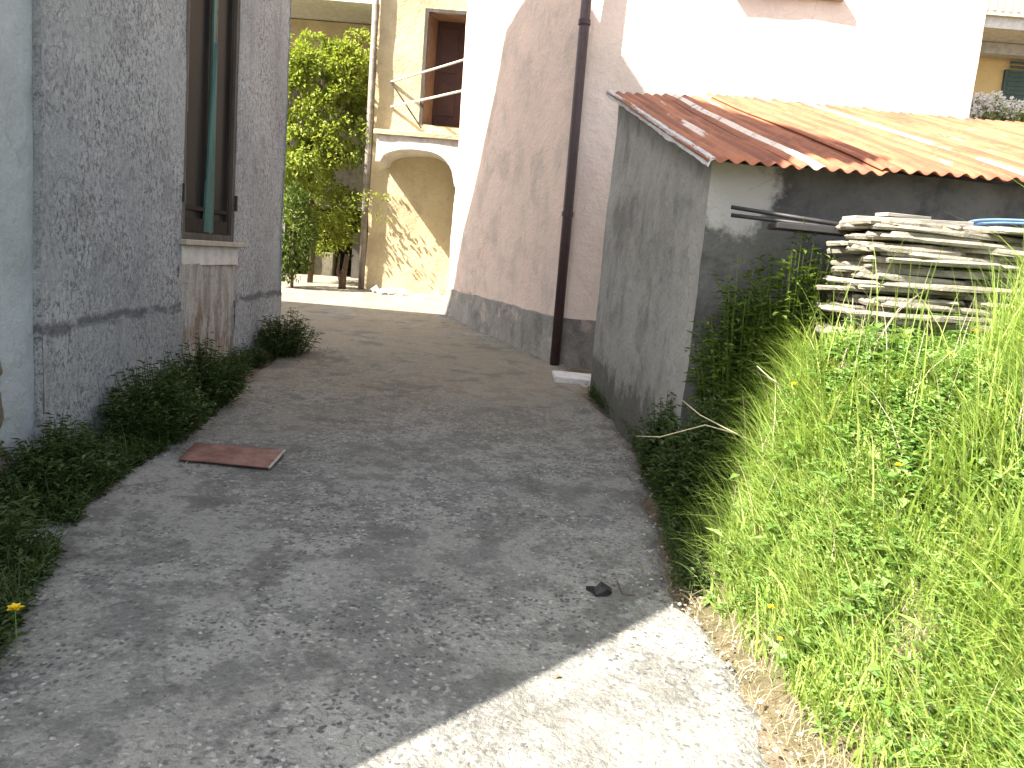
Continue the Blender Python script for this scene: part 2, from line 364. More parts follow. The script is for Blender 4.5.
g.add([(x, y, bank_z(x, y)-.005) for y in yr for x in xr], [(j*len(xr)+i, j*len(xr)+i+1, (j+1)*len(xr)+i+1, (j+1)*len(xr)+i) for j in range(len(yr)-1) for i in range(len(xr)-1)])
tag(g.build('bank', BANKSOIL, smooth=True), kind='structure')

# ------------------------------------------------------------ left building (roughcast)
LX0, LX1 = -2.40, -2.53; LY0, LY1 = 4.15, 8.78
def lx(y): return LX0 + (LX1-LX0)*(y-LY0)/(LY1-LY0)
def LP(y, z, o=0): return (lx(y)+o, y, z)
WY0, WY1, WZ0, WZ1 = 6.04, 7.22, 1.46, 3.75
PT = .955                                                      # top of the projecting lower coat
TOP = 7.15
house = empty('roughcast_house', (-2.45, 6.4, .3), 'tall grey-blue roughcast house with a narrow dark window, left of the lane', 'house')
w_ = MB(); A = .014
def strip(y0, y1, z0, z1, o=0): w_.patch([LP(y0, z0, o), LP(y1, z0, o), LP(y1, z1, o), LP(y0, z1, o)], A, .07)
for y0, y1 in ((LY0, WY0), (WY1, LY1)):
    strip(y0, y1, -.3, PT, .022); strip(y0, y1, PT, TOP); w_.patch([LP(y0, PT, .022), LP(y1, PT, .022), LP(y1, PT, 0), LP(y0, PT, 0)], A, .07)
strip(WY0, WY1, WZ1, TOP)
w_.patch([LP(WY0, -.3, .022), LP(WY0, PT, .022), LP(WY0, PT, -.1), LP(WY0, -.3, -.1)], 0); w_.patch([LP(WY1, -.3, .022), LP(WY1, PT, .022), LP(WY1, PT, -.1), LP(WY1, -.3, -.1)], 0)
w_.patch([LP(LY1, -.3, .022), (-12, LY1, -.3), (-12, LY1, 9.1), LP(LY1, TOP, 0)], A, .3)
w_.patch([(-12, LY0, -.3), LP(LY0, -.3, .022), LP(LY0, TOP, 0), (-12, LY0, 9.1)], A, .3)
w_.patch([(-12, LY0, -.3), (-12, LY1, -.3), (-12, LY1, 9.1), (-12, LY0, 9.1)], 0)
for y in (WY0, WY1): w_.patch([LP(y, WZ0), LP(y, WZ1), LP(y, WZ1, -.25), LP(y, WZ0, -.25)], 0)
w_.patch([LP(WY0, WZ1), LP(WY1, WZ1), LP(WY1, WZ1, -.25), LP(WY0, WZ1, -.25)], 0)
w_.build('wall', RC, house, smooth=True)
i_ = MB(); i_.patch([LP(WY0-.06, -.3, .010), LP(WY1+.06, -.3, .010), LP(WY1+.06, 1.28, .010), LP(WY0-.06, 1.28, .010)], .02, .06, 2.5); i_.build('infill_panel', INFILL, house, smooth=True)
i_ = MB(); i_.box((LX0-.3, WY0, 1.27), (LX0-.045, WY1, 1.415)); i_.build('lime_band', WHITEP, house)
roof = MB()
rp = [(-2.12, 7.12), (-4.3, 8.9), (-12.3, 9.5)]  # unseen roof outline, shaped so its edges cast the shadow on lane and walls
for (xa, za), (xb, zb) in zip(rp[:-1], rp[1:]):
    roof.add([(xa, 2.95, za-.25*(xa > -3)), (xa, 9.12, za), (xb, 9.12, zb), (xb, 2.95, zb), (xa, 2.95, za+.12), (xa, 9.12, za+.12), (xb, 9.12, zb+.12), (xb, 2.95, zb+.12)],
             [(0,1,2,3),(7,6,5,4),(0,4,5,1),(1,5,6,2),(2,6,7,3),(3,7,4,0)])
roof.build('roof', TILE, house)
win = MB()
FO = -.035
def fr(mb, y0, y1, z0, z1, o0, o1):
    xa = lx((y0+y1)/2)
    mb.box((xa+o0, y0, z0), (xa+o1, y1, z1))
fr(win, WY0, WY0+.06, WZ0, WZ1, -.10, -.005); fr(win, WY1-.06, WY1, WZ0, WZ1, -.10, -.005)
fr(win, WY0+.06, WY1-.06, WZ1-.06, WZ1, -.10, -.005); fr(win, WY0+.06, WY1-.06, WZ0, WZ0+.05, -.10, -.007)
wf = win.build('window', WOOD, house)
s_ = MB(); s_.box((LX0-.25, WY0-.04, 1.418), (LX0+.0, WY1+.10, 1.458)); s_.build('sill', SILL, wf, bevel=.006)
mid = 6.66
for y0, y1 in ((WY0+.062, mid-.03), (mid+.03, WY1-.062)):
    c_ = MB(); fr(c_, y0, y0+.05, WZ0+.052, WZ1-.062, -.08, -.03); fr(c_, y1-.05, y1, WZ0+.052, WZ1-.062, -.08, -.03)
    fr(c_, y0+.05, y1-.05, WZ0+.052, WZ0+.16, -.08, -.032); fr(c_, y0+.05, y1-.05, WZ0+.22, WZ0+.25, -.08, -.034)
    fr(c_, y0+.05, y1-.05, WZ1-.12, WZ1-.062, -.08, -.032)
    cs = c_.build('casement', DWOOD, wf)
    g_ = MB(); fr(g_, y0+.05, y1-.05, WZ0+.16, WZ1-.12, -.066, -.060); g_.build('glass', GLASS, wf)
c_ = MB(); fr(c_, mid-.028, mid+.028, WZ0+.052, WZ1-.062, -.08, -.012); c_.build('mullion', GREENP, wf)
# pale edge of the mullion and of the near frame
c_ = MB(); fr(c_, mid+.03, mid+.038, WZ0+.06, WZ1-.07, -.028, -.008); fr(c_, WY0+.075, WY0+.081, WZ0+.9, WZ1-.07, -.028, -.008); c_.build('weathered_bead', PIPEG, wf)
xm = lx(mid)
c_ = MB(); c_.add([(xm-.02, mid-.11, WZ0+.06), (xm+.004, mid+.02, WZ0+.06), (xm+.004, mid+.02, WZ0+1.5), (xm-.01, mid+.00, WZ0+1.5),
                   (xm-.035, mid-.11, WZ0+.06), (xm-.03, mid+.02, WZ0+.06), (xm-.03, mid+.02, WZ0+1.5), (xm-.03, mid+.00, WZ0+1.5)],
                  [(0,1,2,3),(7,6,5,4),(0,4,5,1),(1,5,6,2),(2,6,7,3),(3,7,4,0)])
c_.build('shutter_board', GREENP, wf)
for q in ((WY1-.005, WY1+.02), (WY0-.02, WY0+.005)):
    d_ = MB(); fr(d_, *q, 1.72, 1.85, -.02, .02); d_.build('hinge', IRON, wf)

# adjoining lower house towards the viewer
nb = empty('plastered_house', (-2.45, 2.6, .1), 'smooth bluish-grey plastered wall of the house at the left edge', 'house')
prof = [(1.12, -.3), (1.12, 2.62), (1.95, 4.30), (2.72, 6.35), (3.02, 6.95), (LY0-.004, 7.0), (LY0-.004, -.3)]
n_ = MB(); X = -2.425
def PN(y, z, x): return (x, y, z)
cols_ = [(1.12, 2.62), (1.95, 4.30), (2.72, 6.35), (3.02, 6.95), (LY0-.004, 7.0)]  # unseen sloping top, shaped to throw the near shadow edge across the lane
for (ya, za), (yb, zb) in zip(cols_[:-1], cols_[1:]):
    n_.patch([PN(ya, -.3, X), PN(yb, -.3, X), PN(yb, zb, X), PN(ya, za, X)], .006, .12)
    n_.patch([PN(ya, za, X), PN(yb, zb, X), PN(yb, zb, -10), PN(ya, za, -10)], .006, .3)
n_.patch([PN(1.12, -.3, X), PN(1.12, 2.62, X), PN(1.12, 2.62, -10), PN(1.12, -.3, -10)], .006, .3)
n_.patch([PN(1.12, -.3, -10), PN(LY0-.004, -.3, -10), PN(LY0-.004, 7.3, -10), PN(1.12, 2.62, -10)], 0)
n_.build('wall', BLUEPL, nb, smooth=True)

# ------------------------------------------------------------ pink house
CX, CY = .44, 8.84; FX, FY = -1.06, 12.36; RX = 4.44
ph = empty('pink_house', (CX, CY, .4), 'pink plastered house with a grey plinth, its walls meeting at the brown downpipe', 'house')
w_ = MB(); TZ = 7.4
w_.patch([(CX, CY, .3), (FX, FY, .3), (FX, FY, TZ), (CX, CY, TZ)], .025, .1, .9)
w_.patch([(FX, FY, .3), (RX, FY+.5, .3), (RX, FY+.5, TZ), (FX, FY, TZ)], .02, .3, .9)
w_.build('side_wall', PINK, ph, smooth=True)
w_ = MB(); WA, WB, WZa, WZb = 1.95, 2.96, 4.36, 5.75
def FP(x, z, o=0): return (x, CY+o, z)
for xa, xb, za, zb in ((CX, WA, .3, TZ), (WB, RX, .3, TZ), (WA, WB, .3, WZa), (WA, WB, WZb, TZ)):
    w_.patch([FP(xa, za), FP(xb, za), FP(xb, zb), FP(xa, zb)], .025, .1, .9)
w_.patch([(RX, CY, .3), (RX, FY+.5, .3), (RX, FY+.5, TZ), (RX, CY, TZ)], .02, .3, .9)
w_.build('front_wall', PALE, ph, smooth=True)
pl = MB(); dv = Vector((FX-CX, FY-CY, 0)).normalized(); nn = Vector((-dv.y, dv.x, 0))
def PS(t, z, o): p = Vector((CX, CY, 0)) + dv*t + nn*o; return (p.x, p.y, z)
LL_ = sqrt((FX-CX)**2+(FY-CY)**2)
c0 = Vector((CX, CY, 0)); cr = (CX-.03, CY-.035)
pz0, pz1 = .92, 1.0
pl.patch([(CX-.05, CY-.06, .2), PS(LL_, .2, .07), PS(LL_, pz1, .035), (cr[0], cr[1], pz0)], .028, .07, 2)
pl.patch([(cr[0], cr[1], pz0), PS(LL_, pz1, .035), PS(LL_, pz1+.01, -.03), (CX, CY+.02, pz0+.01)], .028, .07, 2)
pl.patch([(CX-.05, CY-.06, .2), (RX, CY-.06, .2), (RX, CY-.035, pz0), (cr[0], cr[1], pz0)], .028, .07, 2)
pl.patch([(cr[0], cr[1], pz0), (RX, CY-.035, pz0), (RX, CY+.02, pz0), (CX, CY+.02, pz0+.01)], .028, .07, 2)
pl.build('plinth', PLINTH, ph, smooth=True)
r_ = MB(); r_.add([(CX-.3, CY-.3, TZ), (FX-.35, FY+.2, TZ), (RX+.3, FY+.8, TZ), (RX+.3, CY-.3, TZ), (CX+.9, CY+1.9, TZ+1.3), (RX-1.3, CY+2, TZ+1.3)],
                  [(0,1,2,3),(0,4,1),(1,4,5,2),(2,5,3),(0,3,5,4)]); r_.build('roof', TILE, ph)
wn = MB(); wn.box((WA, CY+.03, WZa), (WB, CY+.07, WZb)); wi = wn.build('window', WOOD, ph)
s_ = MB(); s_.box((WA-.06, CY-.07, WZa-.05), (WB+.03, CY+.1, WZa)); s_.build('sill', SILL, wi)
s_ = MB()
for k in range(2):
    xa = WA+.02+k*(WB-WA)/2; xb = xa+(WB-WA)/2-.03; s_.box((xa, CY-.01, WZa+.01), (xb, CY+.025, WZb-.02))
    for j in range(22): s_.box((xa+.05, CY-.018, WZa+.06+j*.058), (xb-.05, CY-.011, WZa+.09+j*.058))
s_.build('shutter', WOOD, wi)

# downpipe on the house corner
dp = empty('downpipe', (CX-.02, CY-.12, .45), 'dark brown drainpipe running down the corner of the pink house', 'pipe')
px_, py_ = CX-.01, CY-.13
d_ = MB(); d_.tube([(px_, py_, gz(CY)+.0), (px_, py_, 2.06), (px_, py_, 7.3)], .052, 14); d_.build('pipe', PIPE, dp, smooth=True)
for z in (1.98, 3.86, 5.9):
    d_ = MB(); d_.tube([(px_, py_, z), (px_, py_, z+.05)], .062, 14); d_.box((px_-.01, py_, z+.01), (px_+.01, CY+.02, z+.035)); d_.build('bracket', PIPE, dp)

# ------------------------------------------------------------ shed
DX = -.1
def SH(x, y): return x + DX*(y-4.69)
SY0, SY1 = 4.69, 7.45; SX = 1.0; SR = 5.2
def rz(y): return 2.155 + .298*(y-4.69)
shed = empty('stone_shed', (SX, SY0, .25), 'low grey rendered shed under a rusty corrugated roof, right of the lane', 'shed')
w_ = MB()
w_.patch([(SX-.03, SY0, 0), (SH(SX, SY1)-.03, SY1, 0), (SH(SX, SY1), SY1, rz(SY1)-.03), (SX, SY0, rz(SY0)-.03)], .02, .08, 1.3)
w_.patch([(SH(SX, SY1)-.03, SY1, 0), (SR, SY1, 0), (SR, SY1, rz(SY1)-.03), (SH(SX, SY1), SY1, rz(SY1)-.03)], .02, .15, 1.3)
w_.patch([(SR, SY0, 0), (SR, SY1, 0), (SR, SY1, rz(SY1)-.03), (SR, SY0, rz(SY0)-.03)], .02, .15, 1.3)
w_.build('wall', SHEDPL, shed, smooth=True)
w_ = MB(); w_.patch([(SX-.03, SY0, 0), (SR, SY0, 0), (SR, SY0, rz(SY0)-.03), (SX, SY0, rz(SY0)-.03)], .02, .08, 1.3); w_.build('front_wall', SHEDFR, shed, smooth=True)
WL = .0835; AMP = .0115
sheets = [(-.09, .42, 7.62, 0), (.40, .86, 7.62, .007), (.83, 1.50, 7.76, .026), (1.48, 2.2, 7.62, .032), (2.18, 2.9, 7.48, .028), (2.88, 3.6, 7.36, .034), (3.58, 4.3, 7.26, .04)]
for a_, b_, ytop, dz in sheets:
    m_ = MB(); nu = int((b_-a_)/WL*8); nv = 26; ye = 4.50+random.uniform(-.015, .02); vs = []
    for j in range(nv+1):
        y = ye + (ytop-ye)*j/nv
        for i in range(nu+1):
            u = a_+(b_-a_)*i/nu; x = SH(SX+u, y)
            z = rz(y) + dz + AMP*sin(2*pi*u/WL) + .012*noise.noise(Vector((x*1.3, y*1.1, 2))) + .004*noise.noise(Vector((x*5, y*3, 2)))
            vs.append((x, y + (.012*noise.noise(Vector((x*6, 3, 1))) if j in (0, nv) else 0), z))
    m_.add(vs, [(j*(nu+1)+i, j*(nu+1)+i+1, (j+1)*(nu+1)+i+1, (j+1)*(nu+1)+i) for j in range(nv) for i in range(nu)])
    o = m_.build('roof_sheet', RUST, shed, smooth=True); so_ = o.modifiers.new('t', 'SOLIDIFY'); so_.thickness = .004
# mortar verge curling over the gable edge
v_ = MB(); nv = 70; vs = []; cs_ = [(-.05, .014), (-.076, .012), (-.090, -.030), (-.084, -.036), (-.070, -.006), (-.05, .002)]
for j in range(nv+1):
    y = 4.50 + (7.62-4.50)*j/nv; wv = noise.noise(Vector((y*2.5, 0, 5)))
    for (du, dz) in cs_:
        p = Vector((SH(SX+du-.01*wv, y), y, rz(y)+dz-.02*abs(wv)*(dz < 0))); vs.append(wob(p, .007, 14))
n8 = len(cs_)
v_.add(vs, [(j*n8+i, j*n8+(i+1) % n8, (j+1)*n8+(i+1) % n8, (j+1)*n8+i) for j in range(nv) for i in range(n8)] + [tuple(range(n8)), tuple(range(nv*n8, (nv+1)*n8))[::-1]])
v_.build('verge', VERGE, shed)

# ------------------------------------------------------------ far cream house with vaulted landing
FYL = 15.15
def fa(px, py, Y=FYL): return at(px, py, Y)
fh = empty('cream_house', (-2.7, FYL, .8), 'sunlit cream house with a raised doorway over a vaulted landing, end of the lane', 'house')
wl = fa(372, 150).x; dz0, dz1 = fa(427, 125).z, fa(427, 12).z; dxl = fa(426, 60).x; dxr = dxl+.95
w_ = MB()
for xa, xb, za, zb in ((wl, dxl, .5, 8), (dxr, 3, .5, 8), (dxl, dxr, .5, dz0), (dxl, dxr, dz1, 8)):
    w_.patch([(xa, FYL, za), (xb, FYL, za), (xb, FYL, zb), (xa, FYL, zb)], .02, .12)
w_.patch([(wl, FYL, .5), (wl, 17, .5), (wl, 17, 8), (wl, FYL, 8)], .02, .12)
w_.build('wall', YEL, fh, smooth=True)
oz = at(330, 206, 17).z; ox = at(284, 250, 17).x
w_ = MB(); w_.patch([(-9, 17, .5), (ox, 17, .5), (ox, 17, 8), (-9, 17, 8)], .03, .15); w_.patch([(ox, 17, oz), (wl, 17, oz), (wl, 17, 8), (ox, 17, 8)], .03, .15); w_.build('rear_wall', STONEW, fh, smooth=True)
w_ = MB(); w_.patch([(ox, 20, .5), (wl, 20, .5), (wl, 20, oz), (ox, 20, oz)], 0); w_.patch([(ox, 17, .5), (ox, 20, .5), (ox, 20, oz), (ox, 17, oz)], 0); w_.patch([(wl-.01, 17.03, .5), (wl-.01, 20, .5), (wl-.01, 20, oz), (wl-.01, 17.03, oz)], 0); w_.patch([(ox, 17, oz), (wl, 17, oz), (wl, 20, oz), (ox, 20, oz)], 0); w_.build('dark_opening', STONEW, fh)
w_ = MB(); w_.box((dxl-.06, FYL-.02, dz0), (dxl, FYL+.04, dz1+.06)); w_.box((dxl, FYL-.02, dz1), (dxr+.06, FYL+.04, dz1+.06)); df = w_.build('door_frame', WOOD, fh)
w_ = MB(); w_.patch([(dxl, FYL+.04, dz0), (dxl+.12, FYL+.5, dz0), (dxl+.12, FYL+.5, dz1), (dxl, FYL+.04, dz1)], 0); w_.patch([(dxl, FYL, dz1), (dxr, FYL, dz1), (dxr, FYL+.5, dz1), (dxl, FYL+.5, dz1)], 0)
w_.patch([(dxr, FYL, dz0), (dxr, FYL+.5, dz0), (dxr, FYL+.5, dz1), (dxr, FYL, dz1)], 0); w_.patch([(dxl, FYL, dz0), (dxr, FYL, dz0), (dxr, FYL+.5, dz0), (dxl, FYL+.5, dz0)], 0); w_.build('reveal', BROWNIN, df)
w_ = MB(); w_.box((dxl+.12, FYL+.46, dz0), (dxl+.14+.8, FYL+.5, dz1-.01)); w_.box((dxl+.2, FYL+.44, dz0+.25), (dxl+.5, FYL+.459, dz0+.8)); w_.box((dxl+.2, FYL+.44, dz0+1.0), (dxl+.5, FYL+.459, dz0+1.75)); w_.build('door', m_simple('dark_brown_door', (.07, .035, .03), (.05, .03, .03), 6), fh)
w_ = MB()                                                      # balcony of the rear wall
bz = at(340, 12, 16.2).z
w_.box((-7, 15.5, bz), (wl-.03, 16.99, bz+.16)); w_.build('balcony_slab', WHITEP, fh)
w_ = MB(); w_.box((-7, 16.86, bz-.55), (wl-.03, 16.97, bz-.02)); w_.build('ochre_band', YEL, fh)
# vault
VY0, VY1 = 14.15, FYL-.005
xl_, xr_ = wl+.0, -.8; vl = at(376, 150, 14.15).x
ztop = at(410, 137, 14.15).z
vt = MB(); N = 22; xa, xb = vl+.07, -1.22
arch = []
for i in range(N+1):
    t = i/N; x = xa+(xb-xa)*t; q = abs(2*t-1)
    arch.append((x, ztop-.19-(.24 if t < .5 else .55)*(1-(1-q**2.4)**.5)))
outer = [(vl-.0, arch[0][1]-.0)] + arch + [(xr_, arch[-1][1])]
front, back = [], []
for (x, z) in outer: front.append((x, VY0, z)); back.append((x, VY1, z))
n_ = len(outer); tz = [(x, VY0, ztop) for x, z in outer]; tb = [(x, VY1, ztop) for x, z in outer]
vs = front+back+tz+tb; fs = []
for i in range(n_-1):
    fs += [(i, i+1, 2*n_+i+1, 2*n_+i), (i, n_+i, n_+i+1, i+1), (2*n_+i, 2*n_+i+1, 3*n_+i+1, 3*n_+i)]
fs += [(0, 2*n_, 3*n_, n_), (n_-1, 2*n_-1, 4*n_-1, 3*n_-1)]
vt.add([wob(v, .012, 3) for v in vs], fs); vo = vt.build('vault', WHITEP, fh)
vt = MB(); vt.box((vl-.05, VY0-.04, ztop+.003), (xr_, VY1-.03, ztop+.085)); vt.build('landing_slab', YEL, fh, bevel=.01)
vt = MB(); vt.patch([(-1.2, VY0, .5), (-1.2, VY1, .5), (-1.2, VY1, ztop-.5), (-1.2, VY0, ztop-.5)], .01, .2); vt.patch([(-1.2, VY0, .5), (-.6, VY0, .5), (-.6, VY0, ztop-.5), (-1.2, VY0, ztop-.5)], .01, .2); vt.build('pier', YEL, fh)
vt = MB()
for i in range(14): 
    a = Vector((wl+.12+random.random()*.75, 15.0-random.random()*.5, gz(15)+random.random()*.03)); rr = .04+random.random()*.07
    vt.add([wob(a+v*rr, .03, 9) for v in (Vector((1,0,0)),Vector((0,1,0)),Vector((-1,0,0)),Vector((0,-1,0)),Vector((0,0,1)),Vector((0,0,-1)))], [(0,1,4),(1,2,4),(2,3,4),(3,0,4),(1,0,5),(2,1,5),(3,2,5),(0,3,5)])
tag(vt.build('rubble', WHITEP), 'pale broken mortar heaped at the foot of the cream house wall', 'rubble', kind='stuff')
# rails
rl = empty('landing_railing', tuple(fa(392, 82)), 'two pale iron rails slanting out from the cream wall above the landing', 'railing')
for (ya, yb, y2) in ((82, 62, 0), (107, 92, 0)):
    a = fa(391, ya, FYL); b = at(457, yb, 14.3); d_ = MB(); d_.tube([a, a.lerp(b, .5), b, b+(b-a)*.35], .02, 8); d_.build('rail', RAILM, rl, smooth=True)
a = fa(391, 82, FYL-.03); b = fa(421, 128, FYL-.2); d_ = MB(); d_.tube([a, b], .012, 6); d_.build('rail_shadow', IRON, rl)  # dark rod standing in for the rail's cast shadow on the wall
# drainpipe at its corner
a = fa(371, 276, FYL-.12); b = fa(378, 0, FYL-.12); ap = Vector((wl-.05, FYL-.1, gz(15)))
d_ = MB(); d_.tube([ap, (ap.x, ap.y, 3), (ap.x, ap.y, 8)], .055, 10)
tag(d_.build('old_drainpipe', PIPEG, smooth=True), 'thin old grey drainpipe at the corner of the cream house, beside the leafy tree', 'pipe')

# ------------------------------------------------------------ far yellow house to the right
YB = 15.5
yh = empty('yellow_house', (8, YB, .8), 'yellow ochre house with a green shutter, glimpsed at the top right', 'house')
w_ = MB(); w_.patch([(5, YB, .5), (14, YB, .5), (14, YB, 9.5), (5, YB, 9.5)], .01, .3); w_.patch([(14, YB, .5), (14, 22, .5), (14, 22, 9.5), (14, YB, 9.5)], .01, .5); w_.build('wall', OCHRE, yh, smooth=True)
zb_ = at(1000, 30, YB-.8).z
w_ = MB(); w_.box((5.4, YB-1.05, zb_-.05), (14, YB-.01, zb_+.13)); w_.build('balcony_slab', WHITEP, yh)
w_ = MB(); w_.box((5.4, YB-1.12, zb_+.131), (14, YB-1.04, zb_+1.1))
for k in range(60): w_.box((5.5+k*.13, YB-1.135, zb_+.2), (5.55+k*.13, YB-1.121, zb_+1.0))
w_.build('parapet', m_simple('pale_yellow_paint', (.72, .68, .48), (.66, .62, .44), 4, .8, .2, .002), yh)
w_ = MB(); w_.box((5.4, YB-.3, zb_-.24), (14, YB-.01, zb_-.06)); w_.build('cornice', VERGE, yh)
p0 = at(1004, 70, YB); p1 = at(1000, 118, YB)
w_ = MB(); w_.box((p0.x, YB-.06, p1.z-.6), (p0.x+1.1, YB-.005, p0.z))
for k in range(26): w_.box((p0.x+.06, YB-.072, p1.z-.5+k*.075), (p0.x+1.04, YB-.061, p1.z-.46+k*.075))
w_.build('shutter', GREEND, yh)
tz_ = at(1000, 128, 11.5).z
w_ = MB(); w_.patch([(4.6, 11.3, .3), (12, 11.3, .3), (12, 11.3, tz_), (4.6, 11.3, tz_)], .03, .15); w_.patch([(4.6, 11.3, tz_), (12, 11.3, tz_), (12, 12.4, tz_), (4.6, 12.4, tz_)], .03, .15); w_.patch([(4.6, 12.4, .3), (12, 12.4, .3), (12, 12.4, tz_), (4.6, 12.4, tz_)], .03, .15)
tag(w_.build('terrace_wall', STONEW, smooth=True), 'rubble terrace wall behind the shed roof, carrying the lilac flowers', 'wall', kind='thing')
def flowers_bush(name, c, rad, label):
    root = empty(name, (c[0], c[1], tz_), label, 'flowers')
    st = MB(); lf = MB(); fl = MB()
    for k in range(90):
        a = Vector((c[0]+rng.uniform(-1, 1)*rad, c[1]+rng.uniform(-1, 1)*.25, tz_)); b = a+Vector((rng.normal()*.08, rng.normal()*.08, rng.uniform(.1, .42)))
        st.tube([a, b], .004, 3, False)
        for q in range(14): lf.leaf(a.lerp(b, rng.uniform(.3, 1))+rv()*.04, rv(), rv(), .06, .03)
        for q in range(22): fl.leaf(b+rv()*.06, rv(), rv(), .04, .04)
    st.build('stem', BRANCH, root); lf.build('foliage', TREEL, root); fl.build('petals', PETALW, root)
a = at(995, 118, 11.7); flowers_bush('flower_clump', (a.x, 11.75), .42, 'pale lilac flowers above the right end of the rusty roof')

# ------------------------------------------------------------ foliage builders
def crown(mb, c, rad, n, L, W, hollow=.35, gaps=1.):
    c = Vector(c); k = 0
    while k < n:
        d = rv(); r = (rng.random()**.5)*(1-hollow)+hollow
        q = Vector((d.x*rad[0]*r, d.y*rad[1]*r, d.z*rad[2]*r)); p = c+q
        if noise.noise(p*2.7*gaps)+.6*noise.noise(p*6) < -.06: k += .25; continue
        out = (q.normalized()+rv()*.9+Vector((0, 0, -.2))).normalized()
        mb.leaf(p, out, (rv()+Vector((0, 0, 1.2))).normalized(), L*rng.uniform(.6, 1.3), W*rng.uniform(.6, 1.2)); k += 1
tr = empty('leafy_tree', (-4.0, 15.4, gz(15.4)), 'bright green leafy tree against the cream house, beyond the left house', 'tree')
base = Vector((-3.9, 15.5, gz(15.5))); cr_ = MB(); tk = MB()
tk.tube([base, base+Vector((.05, 0, 1)), base+Vector((-.1, -.1, 2.2)), base+Vector((-.05, -.1, 3.4))], [.055, .05, .035, .015], 8)
for k in range(16):
    s = base+Vector((-.05, -.05, rng.uniform(1.0, 3.2))); e = s+Vector((rng.uniform(-.9, .9), rng.uniform(-.5, .4), rng.uniform(.3, 1.2)))
    tk.tube([s, s.lerp(e, .5)+rv()*.08, e], [.03, .02, .006], 5)
tk.build('trunk', BRANCH, tr, smooth=True)
def AT(px, py, Y): v = at(px, py, Y); return (v.x, v.y, v.z)
for (px, py, Y, rx, rzv, n) in ((318, 105, 15.3, .90, 1.2, 9500), (308, 68, 15.3, .55, .62, 3300), (342, 82, 15.5, .50, .7, 2500), (362, 42, 15.5, .28, .26, 330), (303, 160, 15.1, .6, .5, 3200), (340, 140, 15.2, .6, .5, 1300), (315, 205, 15.5, .75, .55, 2600), (345, 215, 15.8, .4, .5, 900), (325, 235, 16.1, .6, .4, 900), (362, 70, 15.6, .2, .3, 260)):
    crown(cr_, AT(px, py, Y), (rx, .55, rzv), n, .085, .05)
for k in range(6):                                             # loose sprigs reaching past the drainpipe
    s = Vector(AT(rng.uniform(335, 365), rng.uniform(190, 225), 14.9)); e = s+Vector((rng.uniform(.3, 1.1), rng.uniform(-.2, .1), rng.uniform(-.6, .3)))
    for q in range(16): cr_.leaf(s.lerp(e, q/16)+rv()*.06, rv(), rv(), .08, .045)
cr_.build('crown', TREEL, tr)
sh = empty('dark_shrub', (-4.3, 14.4, gz(14.4)), 'darker green shrub under the leafy tree, touching the left house corner', 'shrub')
lf = MB(); crown(lf, AT(292, 232, 14.4), (.42, .38, .85), 2600, .10, .042); lf.build('foliage', DARKL, sh)
st = MB(); b0 = Vector(AT(292, 280, 14.4)); st.tube([(b0.x, b0.y, gz(14.4)), (b0.x, b0.y, 1.8)], .03, 6); st.build('stem', BRANCH, sh)
# odds and ends under the tree
b_ = MB(); a = Vector(AT(318, 278, 15.0)); z = gz(15)
a = Vector(AT(318, 278, 17.3)); z = gz(17.3)-.02; b_.box((a.x-.2, 17.3, z), (a.x+.3, 17.6, z+.5)); tag(b_.build('concrete_block', STONEW, bevel=.02), 'grey block standing in the shade under the leafy tree', 'block')
b_ = MB(); a = Vector(AT(356, 276, 15.3)); a = Vector(AT(358, 278, 17.25)); b_.box((a.x-.15, 17.25, z), (a.x+.22, 17.3, z+.95)); tag(b_.build('old_board', WOOD), 'dark wooden board leaning beside the drainpipe under the tree', 'board')
b_ = MB(); a = Vector(AT(343, 278, 14.8)); z = gz(14.8)
for k in range(5): b_.tube([(a.x+rng.normal()*.05, 14.8, z), (a.x+rng.normal()*.06, 14.85, z+.3), (a.x+rng.normal()*.12, 14.9, z+.62)], [.04, .03, .012], 6)
tag(b_.build('tree_stump', BRANCH, smooth=True), 'small gnarled pale stump in front of the dark board', 'stump')

# ------------------------------------------------------------ stone slab pile
def slab_mesh(L, D, T, seed):
    bm = bmesh.new(); n = 24; rr = random.Random(seed); ang = [2*pi*i/n for i in range(n)]
    rad = [1+rr.uniform(-.10, .10) for _ in ang]; top, bot, midr = [], [], []
    for a, r in zip(ang, rad):
        cx = abs(cos(a))**.45*math.copysign(1, cos(a)); cy = abs(sin(a))**.45*math.copysign(1, sin(a))
        x, y = cx*L/2*r, cy*D/2*r; tt = rr.uniform(.7, 1.05)
        top.append((x*.97, y*.97, T*tt*.5+rr.uniform(-.002, .002))); bot.append((x*.98, y*.98, -T*.5*rr.uniform(.6, 1))); midr.append((x*1.0, y*1.0+rr.uniform(-.008, .008), rr.uniform(-.2, .2)*T))
    m = MB(); vs = top+midr+bot; fs = [tuple(range(n)), tuple(range(2*n, 3*n))[::-1]]
    for i in range(n): j = (i+1) % n; fs += [(i, n+i, n+j, j), (n+i, 2*n+i, 2*n+j, n+j)]
    bm.free(); m.add(vs, fs); me = bpy.data.meshes.new('stone_slab'); me.from_pydata(m.v, [], m.f); me.update(); me.materials.append(SLATE); return me
SMs = [slab_mesh(random.uniform(.42, .98), random.uniform(.38, .46), random.uniform(.024, .036), k) for k in range(16)]
rs = random.Random(3); PX0, PY0 = 1.56, 3.90
z = 1.16; lay = 0; rows_ = []
top_z = 1.80
